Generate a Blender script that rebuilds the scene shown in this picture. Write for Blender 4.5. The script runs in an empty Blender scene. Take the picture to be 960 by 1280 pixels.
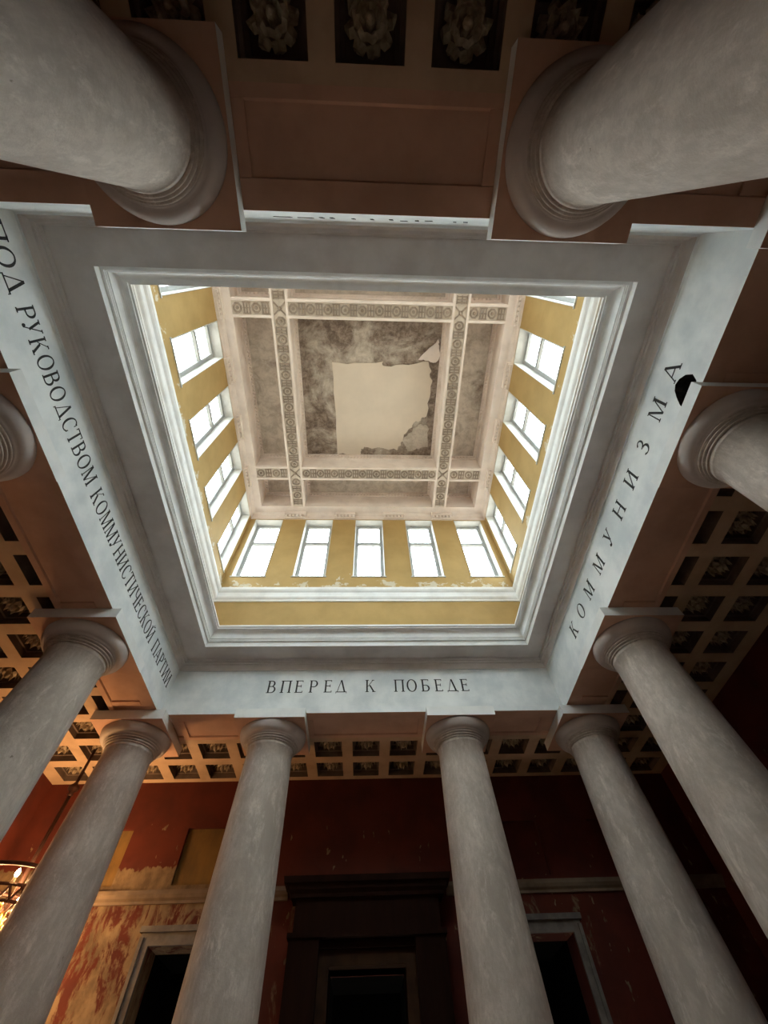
import bpy, bmesh, math, random
from mathutils import Vector, Matrix
random.seed(7)
S = bpy.context.scene
COL = S.collection
PI = math.pi

# ------------------------------------------------------------------ camera
CAM_F, CAM_P, CAM_R, CAM_Y = 515.05, 1.020355, -0.0566815, 0.0743147
CAM_POS = Vector((0.0292, 0.4262, 1.6))
cam = bpy.data.cameras.new('camera')
cam.sensor_fit = 'VERTICAL'
cam.sensor_height = 36.0
cam.lens = CAM_F / 1280.0 * 36.0
cam.clip_end = 300
camo = bpy.data.objects.new('camera', cam)
COL.objects.link(camo)
_f = Vector((math.sin(CAM_Y) * math.cos(CAM_P), math.cos(CAM_Y) * math.cos(CAM_P), math.sin(CAM_P)))
_r = Vector((math.cos(CAM_Y), -math.sin(CAM_Y), 0))
_u = _r.cross(_f)
_R = _r * math.cos(CAM_R) + _u * math.sin(CAM_R)
_U = _u * math.cos(CAM_R) - _r * math.sin(CAM_R)
camo.matrix_world = Matrix(((_R.x, _U.x, -_f.x, CAM_POS.x), (_R.y, _U.y, -_f.y, CAM_POS.y),
                            (_R.z, _U.z, -_f.z, CAM_POS.z), (0, 0, 0, 1)))
S.camera = camo

# ------------------------------------------------------------------ sky and exposure
SKY_STRENGTH = 24.0
w = bpy.data.worlds.new('overcast_sky')
S.world = w
w.use_nodes = True
bg = w.node_tree.nodes['Background']
# overcast sky (CIE: three times brighter overhead than at the horizon) above darker ground
_nt = w.node_tree
_tc = _nt.nodes.new('ShaderNodeTexCoord')
_sp = _nt.nodes.new('ShaderNodeSeparateXYZ')
_mr = _nt.nodes.new('ShaderNodeMapRange')
_mr.inputs[1].default_value, _mr.inputs[2].default_value = 0.0, 1.0
_mr.inputs[3].default_value, _mr.inputs[4].default_value = 0.34, 1.0
_gt = _nt.nodes.new('ShaderNodeMath'); _gt.operation = 'GREATER_THAN'; _gt.inputs[1].default_value = 0.0
_mx = _nt.nodes.new('ShaderNodeMix'); _mx.data_type = 'RGBA'
_sk = _nt.nodes.new('ShaderNodeMix'); _sk.data_type = 'RGBA'; _sk.blend_type = 'MULTIPLY'
_sk.inputs[0].default_value = 1.0
_sk.inputs[6].default_value = (0.88, 0.96, 1.0, 1)
_nt.links.new(_tc.outputs['Generated'], _sp.inputs[0])
_nt.links.new(_sp.outputs[2], _mr.inputs[0])
_nt.links.new(_sp.outputs[2], _gt.inputs[0])
_nt.links.new(_mr.outputs[0], _sk.inputs[7])
_nt.links.new(_gt.outputs[0], _mx.inputs[0])
_mx.inputs[6].default_value = (.20, .185, .16, 1)
_nt.links.new(_sk.outputs[2], _mx.inputs[7])
_nt.links.new(_mx.outputs[2], bg.inputs[0])
bg.inputs[1].default_value = SKY_STRENGTH
S.view_settings.view_transform = 'Standard'
S.view_settings.look = 'None'
S.view_settings.gamma = 1.0
S.view_settings.use_curve_mapping = False
S.view_settings.exposure = 0.12
S.cycles.diffuse_bounces = 7
S.cycles.max_bounces = 14
S.cycles.transparent_max_bounces = 12

# ------------------------------------------------------------------ dimensions
CY = 4.963            # centre of the square hall in y
HI = 5.0              # half span between the frieze faces
ZB, ZF, ZS = 7.70, 8.905, 9.20     # frieze underside, frieze top, ledge soffit
OUT = 1.10            # beam width
LX = 0.08             # lantern centre in x
HO = 4.34             # half span of the lantern opening
HW = 5.05             # half span of the lantern walls
ZL = 17.0             # lantern beam underside
WX, WY = 8.72, 8.19   # outer wall half spans
SIDES = ('far', 'right', 'near', 'left')

# ------------------------------------------------------------------ materials
class N:
    """small helper around a node tree"""
    def __init__(s, name):
        s.m = bpy.data.materials.new(name)
        s.m.use_nodes = True
        s.t = s.m.node_tree
        s.b = s.t.nodes['Principled BSDF']
        s.pos = s.t.nodes.new('ShaderNodeNewGeometry').outputs['Position']
    def link(s, a, b): s.t.links.new(a, b)
    def val(s, sock, v):
        if hasattr(v, 'is_output'): s.link(v, sock)
        else: sock.default_value = v
    def noise(s, scale, detail=4, rough=.55, stretch=None, seed=0.0, distort=0.0):
        p = s.pos
        mp = s.t.nodes.new('ShaderNodeMapping')
        s.link(p, mp.inputs[0])
        mp.inputs['Location'].default_value = (seed * 3.7, seed * 5.1, seed * 1.3)
        mp.inputs['Scale'].default_value = stretch or (1, 1, 1)
        n = s.t.nodes.new('ShaderNodeTexNoise')
        s.link(mp.outputs[0], n.inputs['Vector'])
        n.inputs['Scale'].default_value = scale
        n.inputs['Detail'].default_value = detail
        n.inputs['Roughness'].default_value = rough
        n.inputs['Distortion'].default_value = distort
        return n.outputs['Fac']
    def ramp(s, v, lo, hi, a=0.0, b=1.0):
        n = s.t.nodes.new('ShaderNodeMapRange')
        n.interpolation_type = 'SMOOTHSTEP'
        s.val(n.inputs[0], v)
        n.inputs[1].default_value, n.inputs[2].default_value = lo, hi
        n.inputs[3].default_value, n.inputs[4].default_value = a, b
        return n.outputs[0]
    def math(s, op, a, b=0.0):
        n = s.t.nodes.new('ShaderNodeMath')
        n.operation = op
        s.val(n.inputs[0], a)
        s.val(n.inputs[1], b)
        return n.outputs[0]
    def mix(s, fac, a, b):
        n = s.t.nodes.new('ShaderNodeMix')
        n.data_type = 'RGBA'
        s.val(n.inputs[0], fac)
        for i, c in ((6, a), (7, b)):
            if hasattr(c, 'is_output'): s.link(c, n.inputs[i])
            else: n.inputs[i].default_value = (*c, 1)
        return n.outputs[2]
    def axis(s, i):
        n = s.t.nodes.new('ShaderNodeSeparateXYZ')
        s.link(s.pos, n.inputs[0])
        return n.outputs[i]
    def done(s, col, rough=.8, bump=None, strength=.3, dist=.02, metallic=0.0):
        if hasattr(col, 'is_output'): s.link(col, s.b.inputs['Base Color'])
        else: s.b.inputs['Base Color'].default_value = (*col, 1)
        s.b.inputs['Roughness'].default_value = rough
        s.b.inputs['Metallic'].default_value = metallic
        s.b.inputs['Specular IOR Level'].default_value = .25
        if bump is not None:
            n = s.t.nodes.new('ShaderNodeBump')
            n.inputs['Strength'].default_value = strength
            n.inputs['Distance'].default_value = dist
            s.link(bump, n.inputs['Height'])
            s.link(n.outputs[0], s.b.inputs['Normal'])
        return s.m

def mottled(name, a, b, scale, rough=.85, lo=.35, hi=.65, detail=5, bump=.2, stretch=None, seed=0, third=None):
    n = N(name)
    f = n.noise(scale, detail, .6, stretch, seed)
    c = n.mix(n.ramp(f, lo, hi), a, b)
    if third:
        g = n.noise(scale * .37, 4, .6, stretch, seed + 2)
        c = n.mix(n.ramp(g, .52, .72), c, third)
    return n.done(c, rough, n.noise(scale * 6, 3, .6, None, seed + 1), bump, .01)

M = {}
def m_stone():
    n = N('column_stone')
    a = n.mix(n.ramp(n.noise(1.5, 9, .72, (1, 1, .55), 1, .5), .34, .66), (.57, .485, .42), (.40, .335, .285))
    b = n.mix(n.ramp(n.noise(4.5, 8, .75, (1, 1, .4), 6, .4), .50, .70), a, (.68, .59, .52))
    d = n.mix(n.ramp(n.noise(11, 6, .7, (1, 1, .5), 4), .42, .62), b, n.mix(.5, b, (.40, .33, .28)))
    c_ = n.mix(n.ramp(n.noise(7.0, 5, .65, (1, 1, .45), 9), .69, .74), d, (.22, .18, .15))
    return n.done(c_, .75, n.noise(22, 5, .65), .4, .012)
M['stone'] = m_stone()
M['abacus'] = mottled('capital_plaster', (.58, .50, .46), (.48, .41, .375), 1.6, .8, .3, .7, 5, .15, seed=3)
M['frieze'] = mottled('frieze_plaster', (.84, .85, .84), (.63, .66, .67), 1.1, .8, .35, .68, 7, .2, seed=5, third=(.87, .88, .87))
M['block'] = mottled('abacus_face_paint', (.83, .83, .81), (.72, .73, .72), 1.7, .8, .35, .7, 6, .2, seed=51)
M['ledge'] = mottled('ledge_plaster', (.68, .63, .60), (.56, .51, .48), 1.1, .85, .35, .68, 6, .2, seed=6)
M['reveal'] = mottled('window_reveal_paint', (.60, .60, .58), (.48, .48, .46), 2.5, .7, .4, .75, 5, .1, seed=36)
M['sash'] = mottled('window_sash_paint', (.40, .41, .41), (.32, .33, .33), 3.0, .6, .4, .75, 5, .1, seed=35)
M['white'] = mottled('white_moulding_paint', (.88, .88, .87), (.76, .76, .75), 2.2, .7, .4, .75, 6, .1, seed=8)
M['cream'] = mottled('cream_ceiling_paint', (.54, .375, .25), (.43, .295, .195), 1.4, .85, .35, .7, 5, .15, seed=9)
M['soffit'] = mottled('brown_soffit_paint', (.60, .36, .255), (.48, .285, .20), 1.2, .85, .3, .7, 6, .15, seed=31)
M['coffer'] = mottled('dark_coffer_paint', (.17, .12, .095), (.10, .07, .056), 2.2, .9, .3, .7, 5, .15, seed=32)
M['rosette'] = mottled('rosette_plaster', (.46, .36, .25), (.25, .19, .13), 9.0, .9, .35, .7, 5, .2, seed=41)
M['course'] = mottled('string_course_plaster', (.215, .155, .105), (.14, .10, .07), 2.0, .9, .35, .7, 6, .2, seed=42)
M['grime'] = mottled('grimy_relief_ground', (.36, .29, .235), (.23, .18, .145), 6.0, .95, .35, .7, 5, .2, seed=33)
M['beige'] = mottled('lantern_ceiling_plaster', (.79, .695, .635), (.69, .60, .545), 1.8, .85, .4, .7, 6, .15, seed=11)
M['ornament'] = mottled('ornament_plaster', (.66, .58, .50), (.52, .45, .38), 4.0, .9, .4, .7, 4, .1, seed=12)
M['ochre'] = mottled('ochre_panel_paint', (.20, .115, .034), (.125, .075, .028), 2.6, .85, .35, .7, 6, .15, (1, 1, .4), seed=14)
M['wood'] = mottled('dark_portal_wood', (.020, .009, .006), (.013, .006, .0045), 2.0, .9, .3, .7, 5, .1, (3, 3, .4), seed=15)
M['door_frame'] = mottled('door_frame_paint', (.19, .17, .15), (.12, .105, .095), 3.0, .7, .35, .7, 5, .1, seed=16)
M['inner_frame'] = mottled('portal_inner_frame', (.042, .021, .012), (.026, .013, .008), 2.5, .6, .35, .7, 5, .1, seed=17)
M['dark'] = mottled('painted_dark_passage', (.004, .0035, .003), (.002, .002, .002), 2.0, .95, seed=18)  # darkness beyond the doorways is put into this near-black colour
M['floor'] = mottled('worn_floor', (.52, .44, .385), (.42, .35, .30), 1.0, .6, .35, .7, 5, .1, seed=19)
M['letter'] = mottled('letter_paint', (.03, .03, .03), (.06, .055, .05), 6.0, .8, .4, .8, seed=20)
M['patch'] = mottled('fresh_plaster', (.70, .60, .50), (.64, .55, .46), .8, .9, .3, .7, 4, .05, seed=21)
for k_ in ('wood', 'dark', 'inner_frame', 'red'):
    if k_ in M: M[k_].node_tree.nodes['Principled BSDF'].inputs['Specular IOR Level'].default_value = .04
M['brass'] = N('aged_brass').done((.42, .24, .08), .4, None, metallic=.9)
M['iron'] = N('dark_iron_rod').done((.06, .028, .022), .45, None, metallic=.5)
M['candle'] = N('candle_sleeve').done((.75, .66, .5), .6)
M['brick'] = mottled('dark_brick_hole', (.035, .028, .025), (.015, .012, .011), 12, .95, seed=23)

def m_dirty_panel(name, thr):
    n = N(name)
    a = n.mix(n.ramp(n.noise(2.4, 10, .75, None, 4, .4), .36, .66), (.60, .53, .455), (.40, .34, .285))
    b = n.mix(n.ramp(n.noise(2.6, 8, .7, None, 9), .60, .74), a, (.55, .49, .42))
    c = n.mix(n.ramp(n.noise(.7, 9, .68, None, 2, .6), thr, thr + .2), b, n.mix(n.ramp(n.noise(4.5, 10, .78, None, 13, .3), .38, .66), (.145, .105, .082), (.37, .295, .245)))
    return n.done(c, .92, n.noise(9, 4), .4, .02)
M['panel'] = m_dirty_panel('mouldy_panel_plaster', .56)
M['panel_dark'] = m_dirty_panel('soaked_panel_plaster', .36)

def m_red():
    n = N('peeling_red_wall_paint')
    z, x = n.axis(2), n.axis(0)
    red = n.mix(n.ramp(n.noise(1.2, 5), .35, .7), (.105, .020, .011), (.070, .014, .009))
    tan = n.mix(n.ramp(n.noise(3.5, 7, .65, (1, 1, .6), 3), .35, .68), (.235, .16, .09), (.115, .075, .042))
    # the coat has come away far more on the left half of the building
    worn = n.ramp(x, -3.8, -1.2, 0.0, 1.0)
    edge = n.math('ADD', z, n.math('MULTIPLY', n.noise(9, 4, .6, (1, 1, .35), 5), .35))
    edge = n.math('ADD', edge, n.math('MULTIPLY', worn, 1.2))
    up = n.ramp(edge, 5.93, 5.97)
    st = n.noise(2.6, 9, .68, (1, 1, .42), 8, .5)
    low = n.ramp(n.math('ADD', st, n.math('MULTIPLY', worn, .17)), .49, .58)
    lowmask = n.math('LESS_THAN', z, 5.2)
    redmask = n.math('MAXIMUM', n.math('MULTIPLY', up, n.math('SUBTRACT', 1.0, lowmask)), n.math('MULTIPLY', low, lowmask))
    fl = n.ramp(n.noise(6.5, 3, .5, (1, 1, .45), 12), .68, .71)
    redmask = n.math('MULTIPLY', redmask, n.math('SUBTRACT', 1.0, n.math('MULTIPLY', fl, n.math('LESS_THAN', z, 6.7))))
    return n.done(n.mix(redmask, tan, red), .8, redmask, .25, .01)
M['red'] = m_red()

def m_yellow():
    n = N('peeling_yellow_paint')
    z = n.axis(2)
    y = n.mix(n.ramp(n.noise(1.0, 6, .6), .35, .7), (.47, .315, .125), (.40, .265, .10))
    pal = n.mix(n.noise(5, 4), (.66, .60, .48), (.54, .46, .33))
    h = n.ramp(z, 12.25, 13.6, .075, -.16)
    k = n.math('ADD', n.noise(1.9, 7, .66, None, 6, .3), h)
    base = n.math('GREATER_THAN', z, 12.0)
    return n.done(n.mix(n.math('MULTIPLY', n.ramp(k, .60, .64), base), y, pal), .75, n.noise(12, 3), .1, .01)
M['yellow'] = m_yellow()

def m_glass():
    m = bpy.data.materials.new('window_glass')
    m.use_nodes = True
    t = m.node_tree
    t.nodes.remove(t.nodes['Principled BSDF'])
    tr = t.nodes.new('ShaderNodeBsdfTransparent')
    tr.inputs[0].default_value = (.93, .97, .97, 1)
    gl = t.nodes.new('ShaderNodeBsdfGlossy')
    gl.inputs['Roughness'].default_value = .05
    mx = t.nodes.new('ShaderNodeMixShader')
    mx.inputs[0].default_value = .06
    t.links.new(tr.outputs[0], mx.inputs[1])
    t.links.new(gl.outputs[0], mx.inputs[2])
    t.links.new(mx.outputs[0], t.nodes['Material Output'].inputs[0])
    return m
M['glass'] = m_glass()

def m_emit(name, col, s):
    n = N(name)
    n.b.inputs['Emission Color'].default_value = (*col, 1)
    n.b.inputs['Emission Strength'].default_value = s
    return n.done(col, .4)
M['bulb'] = m_emit('glowing_bulb', (1.0, .62, .28), 40)

# ------------------------------------------------------------------ helpers
def mesh(name, verts, faces, mat, smooth=False):
    me = bpy.data.meshes.new(name)
    me.from_pydata([tuple(v) for v in verts], [], faces)
    me.update()
    me.materials.append(M[mat])
    if smooth:
        for p in me.polygons: p.use_smooth = True
    return me

def link(name, data, parent=None, loc=None, rot=None, **props):
    o = bpy.data.objects.new(name, data)
    COL.objects.link(o)
    if loc is not None: o.location = loc
    if rot is not None: o.rotation_euler = rot
    if parent is not None: o.parent = parent
    for k, v in props.items(): o[k] = v
    return o

def recalc(me):
    bm = bmesh.new(); bm.from_mesh(me)
    bmesh.ops.recalc_face_normals(bm, faces=bm.faces)
    bm.to_mesh(me); bm.free()
    return me

BOXF = [(0, 3, 2, 1), (4, 5, 6, 7), (0, 1, 5, 4), (1, 2, 6, 5), (2, 3, 7, 6), (3, 0, 4, 7)]
class MB:
    def __init__(s): s.v, s.f = [], []
    def box(s, x0, x1, y0, y1, z0, z1):
        b = len(s.v)
        s.v += [(x0, y0, z0), (x1, y0, z0), (x1, y1, z0), (x0, y1, z0), (x0, y0, z1), (x1, y0, z1), (x1, y1, z1), (x0, y1, z1)]
        s.f += [tuple(i + b for i in q) for q in BOXF]
        return s
    def add(s, vs, fs):
        b = len(s.v); s.v += list(vs); s.f += [tuple(i + b for i in q) for q in fs]
        return s
    def tube(s, a, b, r, n=8, r2=None):
        a, b = Vector(a), Vector(b); r2 = r if r2 is None else r2
        d = (b - a).normalized()
        u = d.cross(Vector((0, 0, 1)) if abs(d.z) < .9 else Vector((1, 0, 0))).normalized()
        w_ = d.cross(u)
        vs = [a + (u * math.cos(t) + w_ * math.sin(t)) * r for t in [2 * PI * i / n for i in range(n)]]
        vs += [b + (u * math.cos(t) + w_ * math.sin(t)) * r2 for t in [2 * PI * i / n for i in range(n)]]
        fs = [(i, (i + 1) % n, n + (i + 1) % n, n + i) for i in range(n)] + [tuple(range(n))[::-1], tuple(range(n, 2 * n))]
        return s.add(vs, fs)
    def lathe(s, prof, n=48, c=(0, 0), loop=False):
        b = len(s.v)
        for r, z in prof:
            s.v += [(c[0] + r * math.cos(2 * PI * i / n), c[1] + r * math.sin(2 * PI * i / n), z) for i in range(n)]
        m_ = len(prof)
        for k in range(m_ if loop else m_ - 1):
            k2 = (k + 1) % m_
            for i in range(n):
                j = (i + 1) % n
                s.f.append((b + k * n + i, b + k * n + j, b + k2 * n + j, b + k2 * n + i))
        if loop: return s
        s.f.append(tuple(b + i for i in range(n))[::-1])
        s.f.append(tuple(b + (len(prof) - 1) * n + i for i in range(n)))
        return s
    def mesh(s, name, mat, smooth=False): return mesh(name, s.v, s.f, mat, smooth)

def side_xf(side, cx=0.0):
    """local (a along, d inward from centre line distance h given separately) -> world function p(a, h, z)"""
    if side == 'far': return lambda a, h, z: (cx + a, CY + h, z)
    if side == 'near': return lambda a, h, z: (cx - a, CY - h, z)
    if side == 'left': return lambda a, h, z: (cx - h, CY + a, z)
    return lambda a, h, z: (cx + h, CY - a, z)

def ring_side(name, side, H, prof, mat, cx=0.0, parent=None, **props):
    """one mitred side of a square ring; prof is a closed list of (inward offset, z)"""
    P = side_xf(side, cx)
    n = len(prof)
    vs = [P(-(H - d), H - d, z) for d, z in prof] + [P(H - d, H - d, z) for d, z in prof]
    fs = [(i, (i + 1) % n, n + (i + 1) % n, n + i) for i in range(n)]
    fs += [tuple(range(n))[::-1], tuple(range(n, 2 * n))]
    return link(name, recalc(mesh(name, vs, fs, mat)), parent, **props)

def wall_grid(us, zs, solid):
    """cells of a wall: us, zs sorted break lists; solid(u, z) says whether the cell at its centre is wall"""
    out = []
    for j in range(len(zs) - 1):
        i = 0
        while i < len(us) - 1:
            if solid((us[i] + us[i + 1]) / 2, (zs[j] + zs[j + 1]) / 2):
                k = i
                while k + 1 < len(us) - 1 and solid((us[k + 1] + us[k + 2]) / 2, (zs[j] + zs[j + 1]) / 2): k += 1
                out.append((us[i], us[k + 1], zs[j], zs[j + 1]))
                i = k + 1
            else: i += 1
    return out

def holed(name, side, H, thick, u0, u1, z0, z1, holes, mat, cx=0.0):
    us = sorted({u0, u1} | {h[0] for h in holes} | {h[1] for h in holes})
    zs = sorted({z0, z1} | {h[2] for h in holes} | {h[3] for h in holes})
    P = side_xf(side, cx)
    mb = MB()
    inside = lambda u, z: any(h[0] < u < h[1] and h[2] < z < h[3] for h in holes)
    for a, b, c, d in wall_grid(us, zs, lambda u, z: not inside(u, z)):
        vs = [P(a, H, c), P(b, H, c), P(b, H + thick, c), P(a, H + thick, c), P(a, H, d), P(b, H, d), P(b, H + thick, d), P(a, H + thick, d)]
        mb.add(vs, BOXF)
    return recalc(mb.mesh(name, mat))

def lbox(mb, side, a0, a1, h0, h1, z0, z1, cx=0.0):
    P = side_xf(side, cx)
    mb.add([P(a0, h0, z0), P(a1, h0, z0), P(a1, h1, z0), P(a0, h1, z0), P(a0, h0, z1), P(a1, h0, z1), P(a1, h1, z1), P(a0, h1, z1)], BOXF)
    return mb

# ------------------------------------------------------------------ floor and outer walls
fl = MB().box(-WX - .6, WX + .6, CY - WY - .6, CY + WY + .6, -.2, 0)
link('floor', fl.mesh('floor', 'floor'), kind='structure', label='worn brown floor of the hall')

DOOR = dict(c=.08, h=.80, top=3.98)
SD = [(-4.13, .50, 4.42), (4.19, .50, 4.42)]
PANELS = [(-4.57, -3.63), (-6.95, -5.95), (3.63, 4.57), (5.95, 6.95)]
PZ0, PZ1 = 5.44, 6.59
holes = [(DOOR['c'] - DOOR['h'], DOOR['c'] + DOOR['h'], 0, DOOR['top'])] + [(c - h, c + h, 0, t) for c, h, t in SD] + [(a, b, PZ0, PZ1) for a, b in PANELS]
wf = link('wall_far', holed('wall_far', 'far', WY, .6, -WX, WX, 0, 8.3, holes, 'red'), kind='structure',
          label='peeling dark red wall with doorways behind the far columns')
for a, b in PANELS:
    mb = lbox(MB(), 'far', a, b, WY + .09, WY + .2, PZ0, PZ1)
    link('recessed_panel', recalc(mb.mesh('recessed_panel', 'ochre' if a < 0 else 'red')), wf)
STR = [(-.02, 5.10), (.05, 5.10), (.05, 5.15), (.10, 5.19), (.13, 5.25), (.13, 5.33), (-.02, 5.35)]
for a, b in ((-WX, -1.78), (1.94, WX)):
    P = side_xf('far')
    n = len(STR)
    vs = [P(a, WY - d, z) for d, z in STR] + [P(b, WY - d, z) for d, z in STR]
    fs = [(i, (i + 1) % n, n + (i + 1) % n, n + i) for i in range(n)] + [tuple(range(n))[::-1], tuple(range(n, 2 * n))]
    link('string_course', recalc(mesh('string_course', vs, fs, 'course')), wf)
for s, H, lab in (('left', WX, 'dark red side wall beyond the left columns, behind the lit chandelier'),
                  ('right', WX, 'dark red unlit side wall beyond the right columns'),
                  ('near', WY, 'dark red wall behind the near columns, overhead of the viewer')):
    L2 = WY if s != 'near' else WX
    link('wall_' + s, holed('wall_' + s, s, H, .6, -L2 - .6, L2 + .6, 0, 8.3, [], 'red'), kind='structure', label=lab)

# doorways: dark passages, frames, the portal
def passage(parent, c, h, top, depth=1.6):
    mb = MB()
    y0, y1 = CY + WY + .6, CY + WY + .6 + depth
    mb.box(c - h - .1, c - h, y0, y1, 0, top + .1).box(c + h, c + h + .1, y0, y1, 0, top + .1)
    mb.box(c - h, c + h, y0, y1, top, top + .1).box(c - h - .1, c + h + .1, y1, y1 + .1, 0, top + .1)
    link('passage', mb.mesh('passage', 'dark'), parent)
d1 = link('door_1', None, None, (DOOR['c'], CY + WY, 0), kind='structure', label='dark wooden portal with heavy cornice around the central black doorway')
def at(parent, name, mb, mat):
    me = recalc(mb.mesh(name, mat))
    o = link(name, me, parent)
    o.matrix_parent_inverse = Matrix.Translation(parent.location).inverted()
    return o
YW = CY + WY
PF = 12.66
c = DOOR['c']
at(d1, 'jamb', MB().box(c - 1.66, c - 1.02, PF, YW, 0, 4.36), 'wood')
at(d1, 'jamb', MB().box(c + 1.02, c + 1.66, PF, YW, 0, 4.36), 'wood')
at(d1, 'frieze_panel', MB().box(c - 1.60, c + 1.60, PF + .04, YW, 4.44, 5.0), 'wood')
at(d1, 'ledge', MB().box(c - 1.70, c + 1.70, PF - .05, YW, 4.36, 4.44), 'wood')
def portal_cornice():
    prof = [(0, 5.0), (.05, 5.0), (.06, 5.06), (.13, 5.12), (.15, 5.2), (.22, 5.22), (.24, 5.33), (0, 5.36)]
    mb = MB(); n = len(prof); hw = 1.66
    rows = []
    for d, z in prof:
        rows.append([(c - hw - d, YW, z), (c - hw - d, PF - d, z), (c + hw + d, PF - d, z), (c + hw + d, YW, z)])
    for r in rows: mb.v += r
    for i in range(n - 1):
        for k in range(3): mb.f.append((i * 4 + k, i * 4 + k + 1, i * 4 + 4 + k + 1, i * 4 + 4 + k))
    mb.f.append((0, 1, 2, 3)); mb.f.append(tuple(4 * (n - 1) + k for k in range(4)))
    return mb
at(d1, 'cornice', portal_cornice(), 'wood')
for a, b in ((c - 1.02, c - .80), (c + .80, c + 1.02)):
    at(d1, 'inner_frame', MB().box(a, b, PF + .22, YW + .55, 0, 3.98), 'inner_frame')
at(d1, 'inner_frame', MB().box(c - 1.02, c + 1.02, PF + .22, YW + .55, 3.98, 4.22), 'inner_frame')
at(d1, 'lintel', MB().box(c - 1.02, c + 1.02, PF + .12, YW, 4.22, 4.36), 'wood')
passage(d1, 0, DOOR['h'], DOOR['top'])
d1.children[-1].matrix_parent_inverse = Matrix.Translation((0, d1.location.y, 0)).inverted()
for k, (cc, h, t) in enumerate(SD):
    d = link('door_%d' % (k + 2), None, None, (cc, YW, 0), kind='structure',
             label=('pale framed side doorway in the lamplit peeling wall on the left', 'pale framed side doorway in the unlit wall on the right')[k])
    for sx in (-1, 1):
        x0, x1 = sorted((cc + sx * h, cc + sx * (h + .20)))
        at(d, 'frame_post', MB().box(x0, x1, YW - .06, YW + .02, 0, t), 'door_frame')
        x0, x1 = sorted((cc + sx * (h + .13), cc + sx * (h + .20)))
        at(d, 'frame_moulding', MB().box(x0, x1, YW - .11, YW - .06, 0, t + .13), 'door_frame')
    at(d, 'frame_head', MB().box(cc - h - .20, cc + h + .20, YW - .06, YW + .02, t, t + .2), 'door_frame')
    at(d, 'head_moulding', MB().box(cc - h - .24, cc + h + .24, YW - .13, YW + .02, t + .2, t + .30), 'door_frame')
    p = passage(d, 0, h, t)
    d.children[-1].matrix_parent_inverse = Matrix.Translation((0, d.location.y, 0)).inverted()

# ------------------------------------------------------------------ columns
def make_column_meshes():
    sh = MB()
    prof = []
    zt = 7.03
    for i in range(15):
        t = i / 14
        r = .70 + (.53 - .70) * t + .014 * math.sin(PI * t)
        prof.append((r, .42 + (zt - .42) * t))
    prof += [(.545, zt + .01), (.55, zt + .03), (.55, zt + .10)]
    sh.lathe(prof, 64)
    ring = MB().lathe([(.50, 0), (.600, .0), (.612, .007), (.612, .021), (.600, .028), (.50, .028)], 64)
    ech = MB()
    pe = [(.50, 7.246), (.64, 7.246), (.655, 7.262)]
    for i in range(9):
        a = i / 8 * PI / 2
        pe.append((.665 + .135 * math.sin(a), 7.475 - .20 * math.cos(a)))
    ech.lathe(pe, 64)
    ab = MB().box(-.83, .83, -.83, .83, 7.47, ZB - .003).mesh('abacus', 'block')
    ab.materials.append(M['soffit'])
    for p in ab.polygons:
        if p.normal.z < -.5: p.material_index = 1
    ba = MB().box(-.95, .95, -.95, .95, 0, .22)
    tor = MB().lathe([(.70, .22), (.86, .22), (.91, .27), (.92, .31), (.90, .36), (.84, .40), (.73, .42), (.69, .43)], 64)
    return (('shaft', sh.mesh('shaft', 'stone', True)), ('ring', ring.mesh('ring', 'stone', True)), ('echinus', ech.mesh('echinus', 'abacus', True)),
            ('abacus', ab), ('plinth', ba.mesh('plinth', 'stone')), ('base_torus', tor.mesh('base_torus', 'stone', True)))
CM = dict(make_column_meshes())
AX = 5.65
COLS = [
    (-2.28, CY + 5.615, 'grey stone column left of the central portal, in the far row'),
    (2.32, CY + 5.615, 'grey stone column right of the central portal, in the far row'),
    (-AX + .05, CY + 5.615, 'grey stone column at the far left corner, beside the lit chandelier'),
    (AX, CY + 5.615, 'grey stone column at the far right corner, before the unlit side doorway'),
    (-AX, CY + 2.30, 'stone column of the left row nearest the far left corner, lamplit behind'),
    (AX, CY + 2.30, 'stone column of the right row nearest the far right corner'),
    (-AX, CY - 2.28, 'left row column whose capital is cut by the left picture edge'),
    (AX, CY - 2.28, 'right row column with its capital beside the black hole in the frieze'),
    (-2.30, CY - 5.613, 'massive near column overhead in the upper left corner of the picture'),
    (2.31, CY - 5.613, 'massive near column overhead in the upper right corner of the picture'),
    (AX, CY - 5.613, 'near right corner column showing only its white abacus edge at the picture edge'),
    (-AX, CY - 5.613, 'near left corner column beyond the upper left of the picture'),
]
for i, (x, y, lab) in enumerate(COLS):
    o = link('stone_column', None, None, (x, y, 0), (0, 0, 0), label=lab, category='column', kind='thing', group='columns around the hall')
    for k, me in CM.items():
        if k == 'ring':
            for zz, k_ in ((7.112, .955), (7.157, 1.0), (7.202, 1.045)): link('ring', me, o, (0, 0, zz)).scale = (k_, k_, 1)
        else:
            p = link(k, me, o)
            if k in ('shaft',): p.rotation_euler = (0, 0, i * 1.3)

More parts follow.
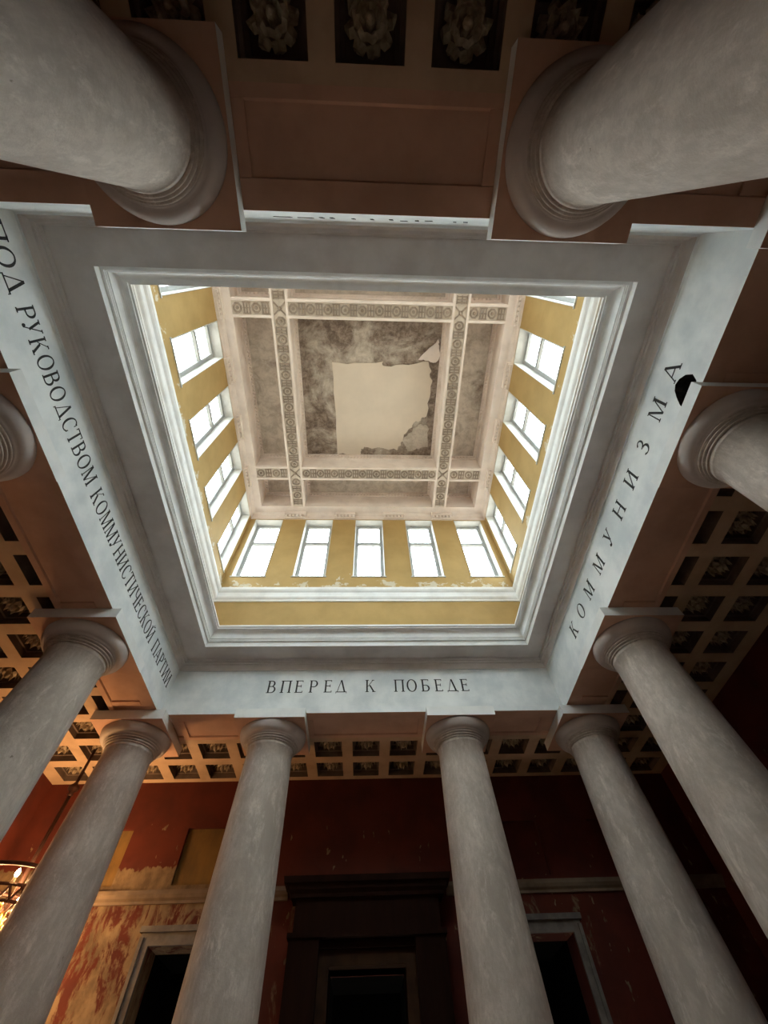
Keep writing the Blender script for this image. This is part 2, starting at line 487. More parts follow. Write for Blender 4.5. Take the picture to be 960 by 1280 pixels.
# ------------------------------------------------------------------ lettered frieze beams (entablature)
ent = link('trim_1', None, None, (0, CY, ZB), kind='structure', label='pale lettered frieze beam ring carried by the columns')
BEAM = [(0, ZB), (0, ZF - .05), (.010, ZF), (.045, ZF + .004), (.045, ZF + .06), (.052, ZF + .10), (.075, ZF + .14), (.085, ZF + .15), (.125, ZF + .153),
        (.125, ZF + .21), (.155, ZF + .213), (.155, ZS), (-OUT, ZS), (-OUT, ZB), (-.98, ZB), (-.96, ZB + .035), (-.32, ZB + .035), (-.30, ZB)]
beams = {}
for s in SIDES:
    o = ring_side('frieze_beam', s, HI, BEAM, 'frieze', 0, ent)
    o.matrix_parent_inverse = Matrix.Translation(ent.location).inverted()
    me = o.data
    me.materials.append(M['soffit']); me.materials.append(M['ledge'])
    for p in me.polygons:
        if p.center.z < ZB + .05 and abs(p.normal.z) > .3: p.material_index = 1
        elif p.center.z > ZF + .012: p.material_index = 2
    beams[s] = o
# knocked-out hole in the right frieze, beside the capital
hp = [(2.03, 8.24), (1.93, 8.20), (1.84, 8.10), (1.80, 7.96), (1.86, 7.84), (2.00, 7.76), (2.18, 7.76), (2.31, 7.84), (2.28, 7.97), (2.20, 8.10), (2.12, 8.20)]
n = len(hp)
cv = [(4.7, y, z) for y, z in hp] + [(5.28, y, z) for y, z in hp]
cme = recalc(mesh('cut', cv, [(i, (i + 1) % n, n + (i + 1) % n, n + i) for i in range(n)] + [tuple(range(n)), tuple(range(n, 2 * n))], 'brick'))
cut = link('cut', cme)
bo = beams['right']
bm_ = bo.modifiers.new('hole', 'BOOLEAN'); bm_.object = cut; bm_.operation = 'DIFFERENCE'; bm_.solver = 'EXACT'
bm_.material_mode = 'TRANSFER'
bpy.context.view_layer.update()
dg = bpy.context.evaluated_depsgraph_get()
nm = bpy.data.meshes.new_from_object(bo.evaluated_get(dg))
bo.modifiers.clear(); bo.data = nm
bpy.data.objects.remove(cut, do_unlink=True)
# end borders of the sunk soffit panels beside each capital
def soffit_borders():
    for s, mids in (('far', (-2.28, 2.32)), ('near', (2.30, -2.31)), ('left', (-2.28, 2.30)), ('right', (-2.30, 2.28))):
        ends = []
        for m_ in mids: ends += [m_ - .83 - .14, m_ + .83]
        ends += [-4.62, 4.62 - .14]
        for a in ends:
            mb = lbox(MB(), s, a, a + .14, HI + .31, HI + .97, ZB, ZB + .034)
            o = link('soffit_border', recalc(mb.mesh('soffit_border', 'soffit')), beams[s])
            o.matrix_parent_inverse = Matrix.Translation(ent.location).inverted()
            o.matrix_parent_inverse = (Matrix.Translation(ent.location) @ beams[s].matrix_parent_inverse).inverted() if False else Matrix.Identity(4)
soffit_borders()

# --- letters (each a thin raised serif letter)
T, t_ = .125, .050
def rect(x0, x1, y0, y1): return [(x0, y0), (x1, y0), (x1, y1), (x0, y1)]
def stem(x, y0=0, y1=1, w=T, s=(1, 1)):
    out = [rect(x, x + w, y0, y1)]
    if s[0]: out.append(rect(x - .07, x + w + .07, y0, y0 + .045))
    if s[1]: out.append(rect(x - .07, x + w + .07, y1 - .045, y1))
    return out
def diag(x0, y0, x1, y1, w): return [[(x0, y0), (x0 + w, y0), (x1 + w, y1), (x1, y1)]]
def serif(x, y, w): return [rect(x - .07, x + w + .07, y, y + .045)]
def arc(cx, cy, rx, ry, a0, a1, thick, thin, n=14):
    out = []
    pts = []
    for i in range(n + 1):
        a = math.radians(a0 + (a1 - a0) * i / n)
        pts.append(((cx + rx * math.cos(a), cy + ry * math.sin(a)), (cx + (rx - thick) * math.cos(a), cy + (ry - thin) * math.sin(a))))
    for i in range(n): out.append([pts[i][0], pts[i + 1][0], pts[i + 1][1], pts[i][1]])
    return out
def bowl(x, y0, y1, w):
    ry = (y1 - y0) / 2; xc = x + w * .42
    return [rect(x, xc, y1 - t_, y1), rect(x, xc, y0, y0 + t_)] + arc(xc, (y0 + y1) / 2, w * .58, ry, -90, 90, T, t_)
def bars(x, w, ys):
    out = []
    for y, k in ys:
        out.append(rect(x, x + w * k, y, y + t_))
        out.append(rect(x + w * k - .05, x + w * k, y - (.07 if y > .3 else 0), y + t_ + (.09 if y < .7 else 0)))
    return out
G = {
    'А': (.86, diag(.03, 0, .38, 1, t_) + diag(.68, 0, .36, 1, T) + [rect(.17, .64, .30, .30 + t_)] + serif(.03, 0, t_) + serif(.68, 0, T)),
    'Б': (.70, stem(.08) + bars(.15, .48, ((1 - t_, 1),)) + bowl(.15, 0, .54, .53)),
    'В': (.72, stem(.08) + bowl(.15, .50, 1, .46) + bowl(.15, 0, .555, .55)),
    'Д': (.86, diag(.10, 0, .40, 1, t_) + diag(.66, 0, .38, 1, T) + [rect(.02, .88, 0, t_), rect(.02, .06, -.08, .05), rect(.84, .88, -.08, .05)]),
    'Е': (.66, stem(.08) + bars(.15, .48, ((1 - t_, .95), (.50, .75), (0, 1)))),
    'З': (.62, arc(.30, .76, .24, .24, -90, 150, T * .8, t_) + arc(.28, .26, .30, .27, -150, 90, T, t_) + [rect(.16, .32, .50, .50 + t_)]),
    'И': (.86, stem(.08) + stem(.66) + diag(.15, .08, .68, .90, t_ * 1.3)),
    'Й': (.86, stem(.08) + stem(.66) + diag(.15, .08, .68, .90, t_ * 1.3) + arc(.44, 1.20, .16, .14, 190, 350, .05, .06, 8)),
    'К': (.80, stem(.08) + diag(.20, .46, .60, 1, t_) + diag(.62, 0, .30, .56, T) + serif(.60, .955, t_) + serif(.62, 0, T)),
    'М': (1.0, stem(.08, w=t_) + stem(.80) + diag(.42, 0, .09, 1, T) + diag(.46, 0, .82, 1, t_)),
    'Н': (.86, stem(.08) + stem(.66) + [rect(.15, .70, .48, .48 + t_)]),
    'О': (.90, arc(.45, .5, .41, .52, 0, 360, T, t_, 28)),
    'П': (.86, stem(.08) + stem(.66) + [rect(.08, .78, 1 - t_, 1)]),
    'Р': (.68, stem(.08) + bowl(.15, .44, 1, .52)),
    'С': (.78, arc(.44, .5, .40, .52, 50, 310, T, t_, 22) + [rect(.66, .71, .72, .95), rect(.66, .71, .08, .24)]),
    'Т': (.74, stem(.31, s=(1, 0)) + [rect(.03, .72, 1 - t_, 1), rect(.03, .08, .82, 1), rect(.67, .72, .82, 1)]),
    'У': (.76, diag(.30, .30, .06, 1, T) + diag(.16, 0, .60, 1, t_ * 1.2) + serif(.06, .955, T) + serif(.60, .955, t_) + arc(.12, .07, .09, .09, 0, 360, .08, .08, 10)),
    'Ч': (.80, stem(.60) + arc(.36, 1.0, .30, .52, 180, 275, T, t_, 10) + [rect(.36, .66, .48, .48 + t_), rect(-.0, .22, .955, 1)]),
}
LZ, LHT = 8.262, .355
letter_cache = {}
def letter(ch, side, u, wscale=1.0, z=LZ, lean=0.0):
    """u: centre along the side (reading direction)"""
    wd, polys = G[ch]
    key = (ch, round(wscale, 3))
    if key not in letter_cache:
        mb = MB()
        for q in polys:
            k = len(q)
            q2 = [((x - wd / 2) * LHT * wscale, y * LHT) for x, y in q]
            vs = [(x, -.006, y) for x, y in q2] + [(x, .004, y) for x, y in q2]
            fs = [tuple(range(k)), tuple(range(k, 2 * k))[::-1]] + [(i, k + i, k + (i + 1) % k, (i + 1) % k) for i in range(k)]
            mb.add(vs, fs)
        letter_cache[key] = recalc(mb.mesh('letter', 'letter'))
    rz = {'far': 0.0, 'left': PI / 2, 'right': -PI / 2, 'near': PI}[side]
    P = side_xf(side)
    p = P(u, HI, z)
    o = link('letter', letter_cache[key], beams[side], p, (0, 0, rz))
    return o
for ch, x in zip('ВПЕРЕДКПОБЕДЕ', (-2.44, -2.07, -1.73, -1.36, -0.98, -0.64, .12, .88, 1.21, 1.57, 1.92, 2.27, 2.61)): letter(ch, 'far', x, .92)
for ch, y in zip('АМЗИНУММОК', (1.86, 2.5, 3.19, 3.85, 4.53, 5.18, 5.89, 6.62, 7.27, 7.89)): letter(ch, 'right', CY - y, 1.0)
def word(txt, y0, y1):
    tot = sum(G[ch][0] + .10 for ch in txt) - .10
    k = (y1 - y0) / tot
    y = y0
    for ch in txt:
        wd = G[ch][0] * k
        letter(ch, 'left', y + wd / 2 - CY, k / LHT)
        y += wd + .10 * k
word('ПОД', .08, .97)
word('РУКОВОДСТВОМ', 1.13, 4.02)
word('КОММУНИСТИЧЕСКОЙ', 4.20, 8.10)
word('ПАРТИИ', 8.30, 9.72)
# worn, unreadable remnants of lettering on the near frieze
for x0, x1, zz, hh in ((-1.27, -1.04, 8.44, .07), (-.95, -.75, 8.45, .07), (-.65, -.60, 8.34, .22), (-.51, -.46, 8.32, .26), (-.22, -.18, 8.36, .18),
                       (.03, .07, 8.34, .22), (.28, .33, 8.30, .24), (.44, .53, 8.46, .05), (.63, .68, 8.32, .26), (.76, .86, 8.32, .10), (1.15, 1.19, 8.36, .14), (1.28, 1.34, 8.32, .16)):
    mb = MB()
    hh *= .55
    q = [(x0, zz), (x1, zz - .02), (x1 + .02, zz + hh), (x0 + .015, zz + hh * .8)]
    mb.add([(x, CY - HI - .004, z) for x, z in q] + [(x, CY - HI + .006, z) for x, z in q], [(0, 1, 2, 3), (4, 7, 6, 5), (0, 4, 5, 1), (1, 5, 6, 2), (2, 6, 7, 3), (3, 7, 4, 0)])
    link('letter_remnant', recalc(mb.mesh('letter_remnant', 'letter')), beams['near'])

# ------------------------------------------------------------------ coffered aisle ceiling
cel = link('ceiling', None, None, (0, CY, ZB), kind='structure', label='cream coffered ceiling of the aisles around the hall')
XC = [(.02 + k * 1.0, k) for k in range(-8, 9)]
YC = [CY + (k + .5) * 1.02 for k in range(-8, 8)]
CH = .36
IX, IY0, IY1 = HI + OUT, CY - HI - OUT, CY + HI + OUT
cells = []
for x, k in XC:
    for y in YC:
        x0, x1, y0, y1 = x - CH, x + CH, y - CH, y + CH
        if IY0 - .02 < y < IY1 + .02:
            if abs(x) < IX:
                if x > 0: x0 = max(x0, IX)
                else: x1 = min(x1, -IX)
                if x1 - x0 < .08: continue
        cells.append((x0, x1, y0, y1))
xb = sorted({-WX, WX, -IX, IX} | {c_[0] for c_ in cells} | {c_[1] for c_ in cells})
yb = sorted({CY - WY, CY + WY, IY0, IY1} | {c_[2] for c_ in cells} | {c_[3] for c_ in cells})
vi, vs, fs = {}, [], []
def vid(i, j):
    if (i, j) not in vi:
        vi[(i, j)] = len(vs); vs.append((xb[i], yb[j], ZB))
    return vi[(i, j)]
import bisect
blocked = set()
for x0, x1, y0, y1 in cells:
    for i in range(bisect.bisect_left(xb, x0), bisect.bisect_left(xb, x1)):
        for j in range(bisect.bisect_left(yb, y0), bisect.bisect_left(yb, y1)): blocked.add((i, j))
for i in range(len(xb) - 1):
    for j in range(len(yb) - 1):
        mx, my = (xb[i] + xb[i + 1]) / 2, (yb[j] + yb[j + 1]) / 2
        if (i, j) in blocked or (abs(mx) < IX and IY0 < my < IY1): continue
        fs.append((vid(i, j), vid(i, j + 1), vid(i + 1, j + 1), vid(i + 1, j)))
def cpar(o):
    o.matrix_parent_inverse = Matrix.Translation((0, CY, ZB)).inverted()
    return o
cpar(link('rib_grid', mesh('rib_grid', vs, fs, 'cream'), cel))
DEP = .36
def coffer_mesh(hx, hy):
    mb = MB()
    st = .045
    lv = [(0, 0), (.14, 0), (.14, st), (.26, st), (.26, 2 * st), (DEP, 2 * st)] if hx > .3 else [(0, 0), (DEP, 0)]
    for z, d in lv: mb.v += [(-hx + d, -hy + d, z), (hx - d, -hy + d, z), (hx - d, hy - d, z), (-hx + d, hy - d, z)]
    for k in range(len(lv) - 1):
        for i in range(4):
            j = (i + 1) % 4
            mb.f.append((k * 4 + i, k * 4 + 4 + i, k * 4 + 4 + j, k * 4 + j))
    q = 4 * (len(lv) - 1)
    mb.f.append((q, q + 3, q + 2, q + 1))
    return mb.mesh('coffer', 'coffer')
def rosette_mesh():
    mb = MB()
    for ring, (nr, r0, r1, zt, zb, off) in enumerate(((8, .06, .25, .0, -.10, 0), (8, .04, .17, -.05, -.17, PI / 8))):
        for k in range(nr):
            a = 2 * PI * k / nr + off
            ca, sa = math.cos(a), math.sin(a)
            pts = []
            for t, wd, z in ((0, .025, zt), (.45, .075, zb - .01), (.8, .06, zb + .03), (1.0, .015, zb - .035)):
                r = r0 + (r1 - r0) * t
                for s_, dz in ((-1, .015), (0, -.02), (1, .015)):
                    pts.append((ca * r - sa * wd * s_, sa * r + ca * wd * s_, z + dz))
            f = []
            for i in range(3):
                for j in range(2): f.append((i * 3 + j, i * 3 + j + 1, i * 3 + j + 4, i * 3 + j + 3))
            mb.add(pts, f)
    mb.lathe([(.005, -.26), (.035, -.235), (.05, -.19), (.035, -.15), (.06, -.08), (.05, .02)], 10)
    return mb.mesh('rosette', 'rosette', False)
cm_cache = {}
ros = rosette_mesh()
for x0, x1, y0, y1 in cells:
    key = (round((x1 - x0) / 2, 3), round((y1 - y0) / 2, 3))
    if key not in cm_cache: cm_cache[key] = coffer_mesh(*key)
    o = cpar(link('coffer', cm_cache[key], cel, ((x0 + x1) / 2, (y0 + y1) / 2, ZB)))
    if key[0] > .3:
        link('rosette', ros, o, (0, 0, DEP - .02), (0, 0, random.choice((0, .2, .39, .6)))).scale = (1.1, 1.1, 1.3)

# ------------------------------------------------------------------ ledge and lower lantern cornice
led = link('trim_2', None, None, (LX, CY, ZS), kind='structure', label='white crown moulding framing the skylight opening above the grey ledge')
def lpar(o, p):
    o.matrix_parent_inverse = Matrix.Translation(p.location).inverted()
    return o
LEDGE = [(0, ZS), (0, ZS + .55), (-1.3, ZS + .55), (-1.3, ZS)]
C1 = [(0, ZS - .012), (.004, ZS - .012), (.006, ZS + .13), (.052, ZS + .132), (.052, ZS + .155), (.064, ZS + .163), (.069, ZS + .178), (.064, ZS + .193), (.054, ZS + .20), (.078, ZS + .203)]
for i in range(8):
    a = i / 7 * PI / 2
    C1.append((.080 + .115 * (1 - math.cos(a)), ZS + .21 + .19 * math.sin(a)))
C1 += [(.235, ZS + .402), (.235, ZS + .44), (.266, ZS + .442), (.266, ZS + .50), (.25, ZS + .51), (0, ZS + .56)]
for s in SIDES:
    lpar(ring_side('ledge_slab', s, HO, LEDGE, 'ledge', LX, led), led)
    lpar(ring_side('crown_moulding', s, HO, C1, 'white', LX, led), led)

# ------------------------------------------------------------------ lantern walls, windows
sill_z, head_z = 12.88, 16.55
WP, WH = 2.12, .58
win_u = [-4.24, -2.12, 0, 2.12, 4.24]
WLAB = {'far': 'far', 'left': 'left', 'right': 'right', 'near': 'near'}
C2 = [(0, 11.60), (.04, 11.605), (.045, 11.67), (.085, 11.72), (.10, 11.76), (.10, 11.82), (.06, 11.85), (.065, 11.98), (.11, 12.02), (.135, 12.07), (.135, 12.17), (.11, 12.20), (0, 12.21)]
tr3 = link('trim_3', None, None, (LX, CY, 11.6), kind='structure', label='white ledge moulding under the skylight windows')
for s in SIDES: lpar(ring_side('ledge_moulding', s, HW, C2, 'white', LX, tr3), tr3)
FR_D0, FR_D1 = .30, .38
def window_parts():
    """meshes in local coords: x along the wall, y outward, z up from the sill"""
    Hh = head_z - sill_z
    rv = MB()
    e = .022
    rv.box(-WH, -WH + e, -.015, .45, 0, Hh).box(WH - e, WH, -.015, .45, 0, Hh).box(-WH, WH, -.015, .45, Hh - e, Hh)
    sill = MB().box(-WH - .04, WH + .04, -.03, .45, -.045, .0)
    fr = MB()
    fw = .125
    fr.box(-WH + e, -WH + e + fw, FR_D0, FR_D1, 0, Hh - e).box(WH - e - fw, WH - e, FR_D0, FR_D1, 0, Hh - e)
    fr.box(-WH + e + fw, WH - e - fw, FR_D0, FR_D1, 0, fw).box(-WH + e + fw, WH - e - fw, FR_D0, FR_D1, Hh - e - fw, Hh - e)
    zt = 2.36
    trm = MB().box(-WH + e + fw, WH - e - fw, FR_D0 - .02, FR_D1, zt - .07, zt + .07)
    lo = MB().box(-WH + e + fw, WH - e - fw, .335, .341, fw, zt - .07)
    up = MB().box(-WH + e + fw, WH - e - fw, .335, .341, zt + .07, Hh - e - fw)
    return [('reveal', rv.mesh('reveal', 'reveal')), ('sill', sill.mesh('sill', 'reveal')), ('frame', fr.mesh('frame', 'sash')), ('transom', trm.mesh('transom', 'sash')),
            ('pane', lo.mesh('pane', 'glass')), ('pane', up.mesh('pane', 'glass'))]
WM = window_parts()
ORD = ('first', 'second', 'third', 'fourth', 'fifth')
wn = 0
for s in SIDES:
    hl = [(u - WH, u + WH, sill_z, head_z) for u in win_u]
    wl = link('wall_lantern_' + s, holed('wall_lantern_' + s, s, HW, .45, -HW - .45 * (s in ('far', 'near')), HW + .45 * (s in ('far', 'near')), 9.72, 16.62, hl, 'yellow', LX),
              kind='structure', label='yellow painted skylight wall with five windows, %s side' % s)
    rz = {'far': 0.0, 'left': PI / 2, 'right': -PI / 2, 'near': PI}[s]
    P = side_xf(s, LX)
    for k, u in enumerate(win_u):
        wn += 1
        o = link('window_%d' % wn, None, None, P(u, HW, sill_z), (0, 0, rz), kind='structure',
                 label='bright two-pane skylight window, %s along the %s skylight wall' % (ORD[k], s))
        for nm_, me in WM: link(nm_, me, o)
    # capped piers between the windows
    for k in range(4):
        u = (win_u[k] + win_u[k + 1]) / 2
        mb = lbox(MB(), s, u - .44, u + .44, HW - .10, HW, 16.60, 16.67, LX)
        lbox(mb, s, u - .46, u + .46, HW - .17, HW, 16.79, ZL, LX)
        pc = link('pier_cap', recalc(mb.mesh('pier_cap', 'beige')), wl)
        db = MB()
        for q in range(6):
            uu = u - .38 + q * .152
            lbox(db, s, uu - .045, uu + .045, HW - .13, HW, 16.67, 16.79, LX)
        link('dentil_row', recalc(db.mesh('dentil_row', 'beige')), pc, kind='stuff')

# ------------------------------------------------------------------ lantern ceiling
lc = link('ceiling_lantern', None, None, (LX, CY, ZL), kind='structure', label='stained plaster ceiling of the skylight, divided by ornamented beams into nine panels')
ZP = 18.1
CORN = [(0, 16.62), (.02, 16.62), (.02, 16.90), (.05, 16.92), (.06, 16.95), (.10, 16.98), (.12, ZL), (.42, ZL), (.42, ZP), (-.45, ZP), (-.45, 16.62)]
for s in SIDES: lpar(ring_side('perimeter_cornice', s, HW, CORN, 'beige', LX, lc), lc)
BC, BH = 3.06, .29
BP = [(-BH, ZL), (-.215, ZL), (-.205, ZL + .035), (.205, ZL + .035), (.215, ZL), (BH, ZL), (BH, ZL + .06), (BH + .02, ZL + .07), (BH + .02, ZL + .12), (BH, ZL + .13), (BH, ZP), (-BH, ZP), (-BH, ZL + .13), (-BH - .02, ZL + .12), (-BH - .02, ZL + .07), (-BH, ZL + .06)]
EX = HW - .42
def beam(name, axis, pos, a, b):
    n = len(BP)
    f = (lambda u, q, z: (LX + u, CY + pos + q, z)) if axis == 'x' else (lambda u, q, z: (LX + pos + q, CY + u, z))
    vs = [f(a, q, z) for q, z in BP] + [f(b, q, z) for q, z in BP]
    fs = [(i, (i + 1) % n, n + (i + 1) % n, n + i) for i in range(n)] + [tuple(range(n))[::-1], tuple(range(n, 2 * n))]
    me = recalc(mesh(name, vs, fs, 'beige'))
    me.materials.append(M['ornament'])
    for p in me.polygons:
        if abs(p.center.z - (ZL + .035)) < .004 and abs(p.normal.z) > .9: p.material_index = 1
    return lpar(link(name, me, lc), lc)
def motif_a():
    mb = MB()
    k = 8
    for r0, r1, h in ((.10, .15, .035), (.0, .05, .045)):
        vs, fs = [], []
        for i in range(k):
            a = 2 * PI * (i + .5) / k
            ca, sa = math.cos(a) * 1.05, math.sin(a) * 1.15
            vs += [(ca * r1, sa * r1, 0), (ca * r1, sa * r1, -h), (ca * r0, sa * r0, -h), (ca * r0, sa * r0, 0)]
        for i in range(k):
            j = (i + 1) % k
            for q in range(3): fs.append((i * 4 + q, j * 4 + q, j * 4 + q + 1, i * 4 + q + 1))
        mb.add(vs, fs)
    return recalc(mb.mesh('ornament', 'grime'))
def motif_b():
    mb = MB()
    mb.box(-.13, .13, -.185, -.15, -.035, 0).box(-.13, .13, .15, .185, -.035, 0).box(-.13, .13, -.018, .018, -.03, 0)
    mb.box(-.115, -.075, -.15, .15, -.03, 0).box(.075, .115, -.15, .15, -.03, 0).box(-.02, .02, -.15, .15, -.04, 0)
    return recalc(mb.mesh('ornament', 'grime'))
def motif_x():
    mb = MB()
    for sx in (-1, 1):
        mb.add([(-.19, -.19 * sx - .03, 0), (-.19, -.19 * sx + .03, 0), (.19, .19 * sx + .03, 0), (.19, .19 * sx - .03, 0), (-.19, -.19 * sx - .03, -.04), (-.19, -.19 * sx + .03, -.04), (.19, .19 * sx + .03, -.04), (.19, .19 * sx - .03, -.04)], BOXF)
    mb.lathe([(.07, 0), (.07, -.04), (.03, -.07)], 8)
    return recalc(mb.mesh('ornament', 'grime'))
MA, MBm, MX = motif_a(), motif_b(), motif_x()
NB = 0
def dress(bobj, axis, pos, a, b):
    n = max(1, round((b - a) / .29))
    p_ = (b - a) / n
    for i in range(n):
        u = a + (i + .5) * p_
        loc = (LX + u, CY + pos, ZL + .036) if axis == 'x' else (LX + pos, CY + u, ZL + .036)
        link('ornament', (MA, MBm)[i % 2], bobj, loc, (0, 0, 0 if axis == 'x' else PI / 2)).matrix_parent_inverse = Matrix.Identity(4)
for pos in (-BC, BC):
    bo_ = beam('ceiling_beam', 'y', pos, -EX, EX)
    for a, b in ((-EX + .05, -BC - .25), (-BC + .25, BC - .25), (BC + .25, EX - .05)): dress(bo_, 'y', pos, a, b)
    for q in (-BC, BC): link('ornament', MX, bo_, (LX + pos, CY + q, ZL + .036))
for pos in (-BC, BC):
    for a, b in ((-EX, -BC - BH), (-BC + BH, BC - BH), (BC + BH, EX)):
        bo_ = beam('ceiling_beam', 'x', pos, a, b)
        dress(bo_, 'x', pos, a + .02, b - .02)
ed = [(-EX, -BC - BH), (-BC + BH, BC - BH), (BC + BH, EX)]
for i, (x0, x1) in enumerate(ed):
    for j, (y0, y1) in enumerate(ed):
        mb = MB().box(LX + x0, LX + x1, CY + y0, CY + y1, ZP - .02, ZP + .1)
        pn = link('ceiling_panel', mb.mesh('ceiling_panel', 'panel_dark' if (i, j) == (1, 1) else 'panel'), lc)
        lpar(pn, lc)
        # stepped moulding and dentils round the top of the coffer
        st = MB()
        X0, X1, Y0, Y1 = LX + x0, LX + x1, CY + y0, CY + y1
        for z0, z1, d in ((ZP - .10, ZP - .02, .12), (ZP - .20, ZP - .10, .06)):
            st.box(X0, X1, Y0, Y0 + d, z0, z1).box(X0, X1, Y1 - d, Y1, z0, z1).box(X0, X0 + d, Y0 + d, Y1 - d, z0, z1).box(X1 - d, X1, Y0 + d, Y1 - d, z0, z1)
        link('coffer_moulding', st.mesh('coffer_moulding', 'beige'), pn)
        dn = MB()
        for a0, a1, fixed, ax in ((X0, X1, Y0, 0), (X0, X1, Y1, 1), (Y0, Y1, X0, 2), (Y0, Y1, X1, 3)):
            m_ = int((a1 - a0 - .3) / .14)
            for q in range(m_):
                u = a0 + .2 + q * .14
                if ax == 0: dn.box(u, u + .075, fixed + .06, fixed + .11, ZP - .19, ZP - .10)
                if ax == 1: dn.box(u, u + .075, fixed - .11, fixed - .06, ZP - .19, ZP - .10)
                if ax == 2: dn.box(fixed + .06, fixed + .11, u, u + .075, ZP - .19, ZP - .10)
                if ax == 3: dn.box(fixed - .11, fixed - .06, u, u + .075, ZP - .19, ZP - .10)
        link('dentil_row', dn.mesh('dentil_row', 'beige'), pn, kind='stuff')
        if (i, j) == (1, 1): centre_panel = pn
def slab(name, pts, z0, z1, mat, parent, rag=.05, sub=7):
    """irregular plaster slab with a ragged outline"""
    out = []
    for i in range(len(pts)):
        (xa, ya), (xb_, yb_) = pts[i], pts[(i + 1) % len(pts)]
        for k in range(sub):
            t = k / sub
            out.append((xa + (xb_ - xa) * t + random.uniform(-rag, rag), ya + (yb_ - ya) * t + random.uniform(-rag, rag)))
    n = len(out)
    vs = [(x, y, z0) for x, y in out] + [(x, y, z1) for x, y in out]
    fs = [tuple(range(n))[::-1], tuple(range(n, 2 * n))] + [(i, (i + 1) % n, n + (i + 1) % n, n + i) for i in range(n)]
    return link(name, recalc(mesh(name, vs, fs, mat)), parent)
slab('plaster_patch', [(-1.36, 3.85), (.55, 3.75), (.6, 3.95), (2.35, 3.72), (2.50, 4.5), (2.38, 5.9), (2.0, 6.1), (1.55, 6.6), (1.3, 7.35), (-.2, 7.25), (-.35, 7.62), (-1.30, 7.58)], ZP - .055, ZP - .02, 'patch', centre_panel)
slab('loose_plaster', [(1.9, 3.62), (2.62, 2.9), (2.72, 3.5), (2.6, 3.75)], ZP - .10, ZP - .03, 'beige', centre_panel, .03)
slab('loose_plaster', [(1.45, 6.95), (2.1, 6.2), (2.5, 6.3), (2.6, 7.2), (1.7, 7.4)], ZP - .07, ZP - .02, 'panel', centre_panel, .05)
roof = MB().box(LX - HW - .6, LX + HW + .6, CY - HW - .6, CY + HW + .6, ZP + .1, ZP + .3)
lpar(link('roof_slab', roof.mesh('roof_slab', 'beige'), lc), lc)

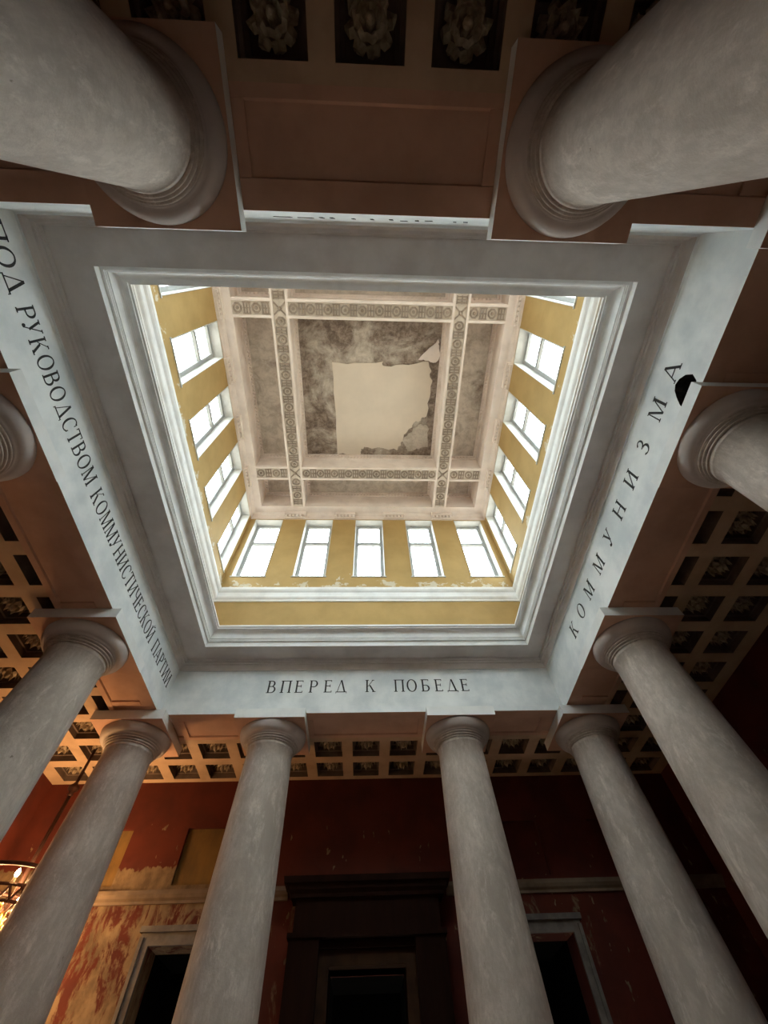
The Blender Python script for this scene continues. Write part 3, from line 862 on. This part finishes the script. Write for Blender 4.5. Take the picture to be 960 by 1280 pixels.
# ------------------------------------------------------------------ chandelier in the far left aisle bay
def chandelier(x, y):
    o = link('chandelier', None, None, (x, y, 0), label='lit brass ring chandelier on a dark rod, half behind the far left corner column', category='chandelier')
    zr = 4.84
    link('rod', MB().tube((0, 0, 6.95), (0, 0, ZB + DEP), .035, 10).mesh('rod', 'iron', True), o)
    link('ceiling_rose', MB().lathe([(.04, 7.94), (.10, 7.97), (.14, 8.02), (.14, ZB + DEP)], 16).mesh('ceiling_rose', 'iron', True), o)
    link('hub', MB().lathe([(.02, 6.68), (.07, 6.72), (.05, 6.78), (.12, 6.84), (.13, 6.90), (.06, 6.96), (.03, 7.02)], 16).mesh('hub', 'iron', True), o)
    R_, R2 = .95, .80
    link('stem', MB().tube((0, 0, zr - .3), (0, 0, 6.75), .04, 10).mesh('stem', 'iron', True), o)
    link('finial', MB().lathe([(.01, zr - .52), (.06, zr - .46), (.09, zr - .38), (.05, zr - .32), (.08, zr - .26), (.04, zr - .20)], 14).mesh('finial', 'brass', True), o)
    for k in range(6):
        a = 2 * PI * k / 6 + .15
        ca, sa = math.cos(a), math.sin(a)
        link('spoke', MB().tube((.03 * ca, .03 * sa, zr - .25), (R2 * ca, R2 * sa, zr - .24), .02, 6).mesh('spoke', 'iron', True), o)
        link('strut', MB().tube((R2 * ca, R2 * sa, zr), (R_ * ca, R_ * sa, zr + .26), .016, 6).mesh('strut', 'iron', True), o)
    up = MB().lathe([(R_ - .03, zr + .24), (R_ + .02, zr + .24), (R_ + .03, zr + .28), (R_, zr + .31), (R_ - .03, zr + .30)], 40, loop=True)
    link('upper_hoop', up.mesh('upper_hoop', 'iron', True), o)
    # pierced band of triangles
    band = MB()
    nt = 24
    for k in range(nt):
        a0, a1 = 2 * PI * k / nt, 2 * PI * (k + 1) / nt
        am = (a0 + a1) / 2
        p = lambda a, z, r=R2: (r * math.cos(a), r * math.sin(a), z)
        band.tube(p(a0, zr - .22), p(am, zr - .02), .022, 5).tube(p(am, zr - .02), p(a1, zr - .22), .022, 5)
        band.tube(p(a0, zr - .24), p(a1, zr - .24), .028, 5).tube(p(a0, zr), p(a1, zr), .028, 5)
    link('pierced_band', band.mesh('pierced_band', 'iron'), o)
    for k in range(8):
        a = 2 * PI * (k + .5) / 8
        ca, sa = math.cos(a), math.sin(a)
        sl = link('candle_sleeve', MB().lathe([(.035, zr), (.05, zr + .01), (.03, zr + .03), (.03, zr + .10)], 10, (R2 * ca, R2 * sa)).mesh('candle_sleeve', 'candle', True), o)
        link('bulb', MB().lathe([(.015, zr + .10), (.036, zr + .125), (.044, zr + .165), (.032, zr + .205), (.006, zr + .24)], 12, (R2 * ca, R2 * sa)).mesh('bulb', 'bulb', True), sl)
        if k % 2 == 0:
            sl = link('lower_socket', MB().lathe([(.03, zr - .36), (.045, zr - .33), (.03, zr - .24)], 10, (R2 * .86 * ca, R2 * .86 * sa)).mesh('lower_socket', 'brass', True), o)
            link('bulb', MB().lathe([(.006, zr - .50), (.032, zr - .465), (.044, zr - .425), (.036, zr - .385), (.015, zr - .36)], 12, (R2 * .86 * ca, R2 * .86 * sa)).mesh('bulb', 'bulb', True), sl)
    for k in range(4):
        a = 2 * PI * k / 4 + .4
        L_ = bpy.data.lights.new('lamp_light', 'POINT')
        L_.energy = LAMP_W
        L_.color = (1.0, .58, .25)
        L_.shadow_soft_size = .12
        link('lamp_light', L_, o, (.6 * math.cos(a), .6 * math.sin(a), zr - .12))
    return o
LAMP_W = 125.0
chandelier(-7.10, CY + 6.65)
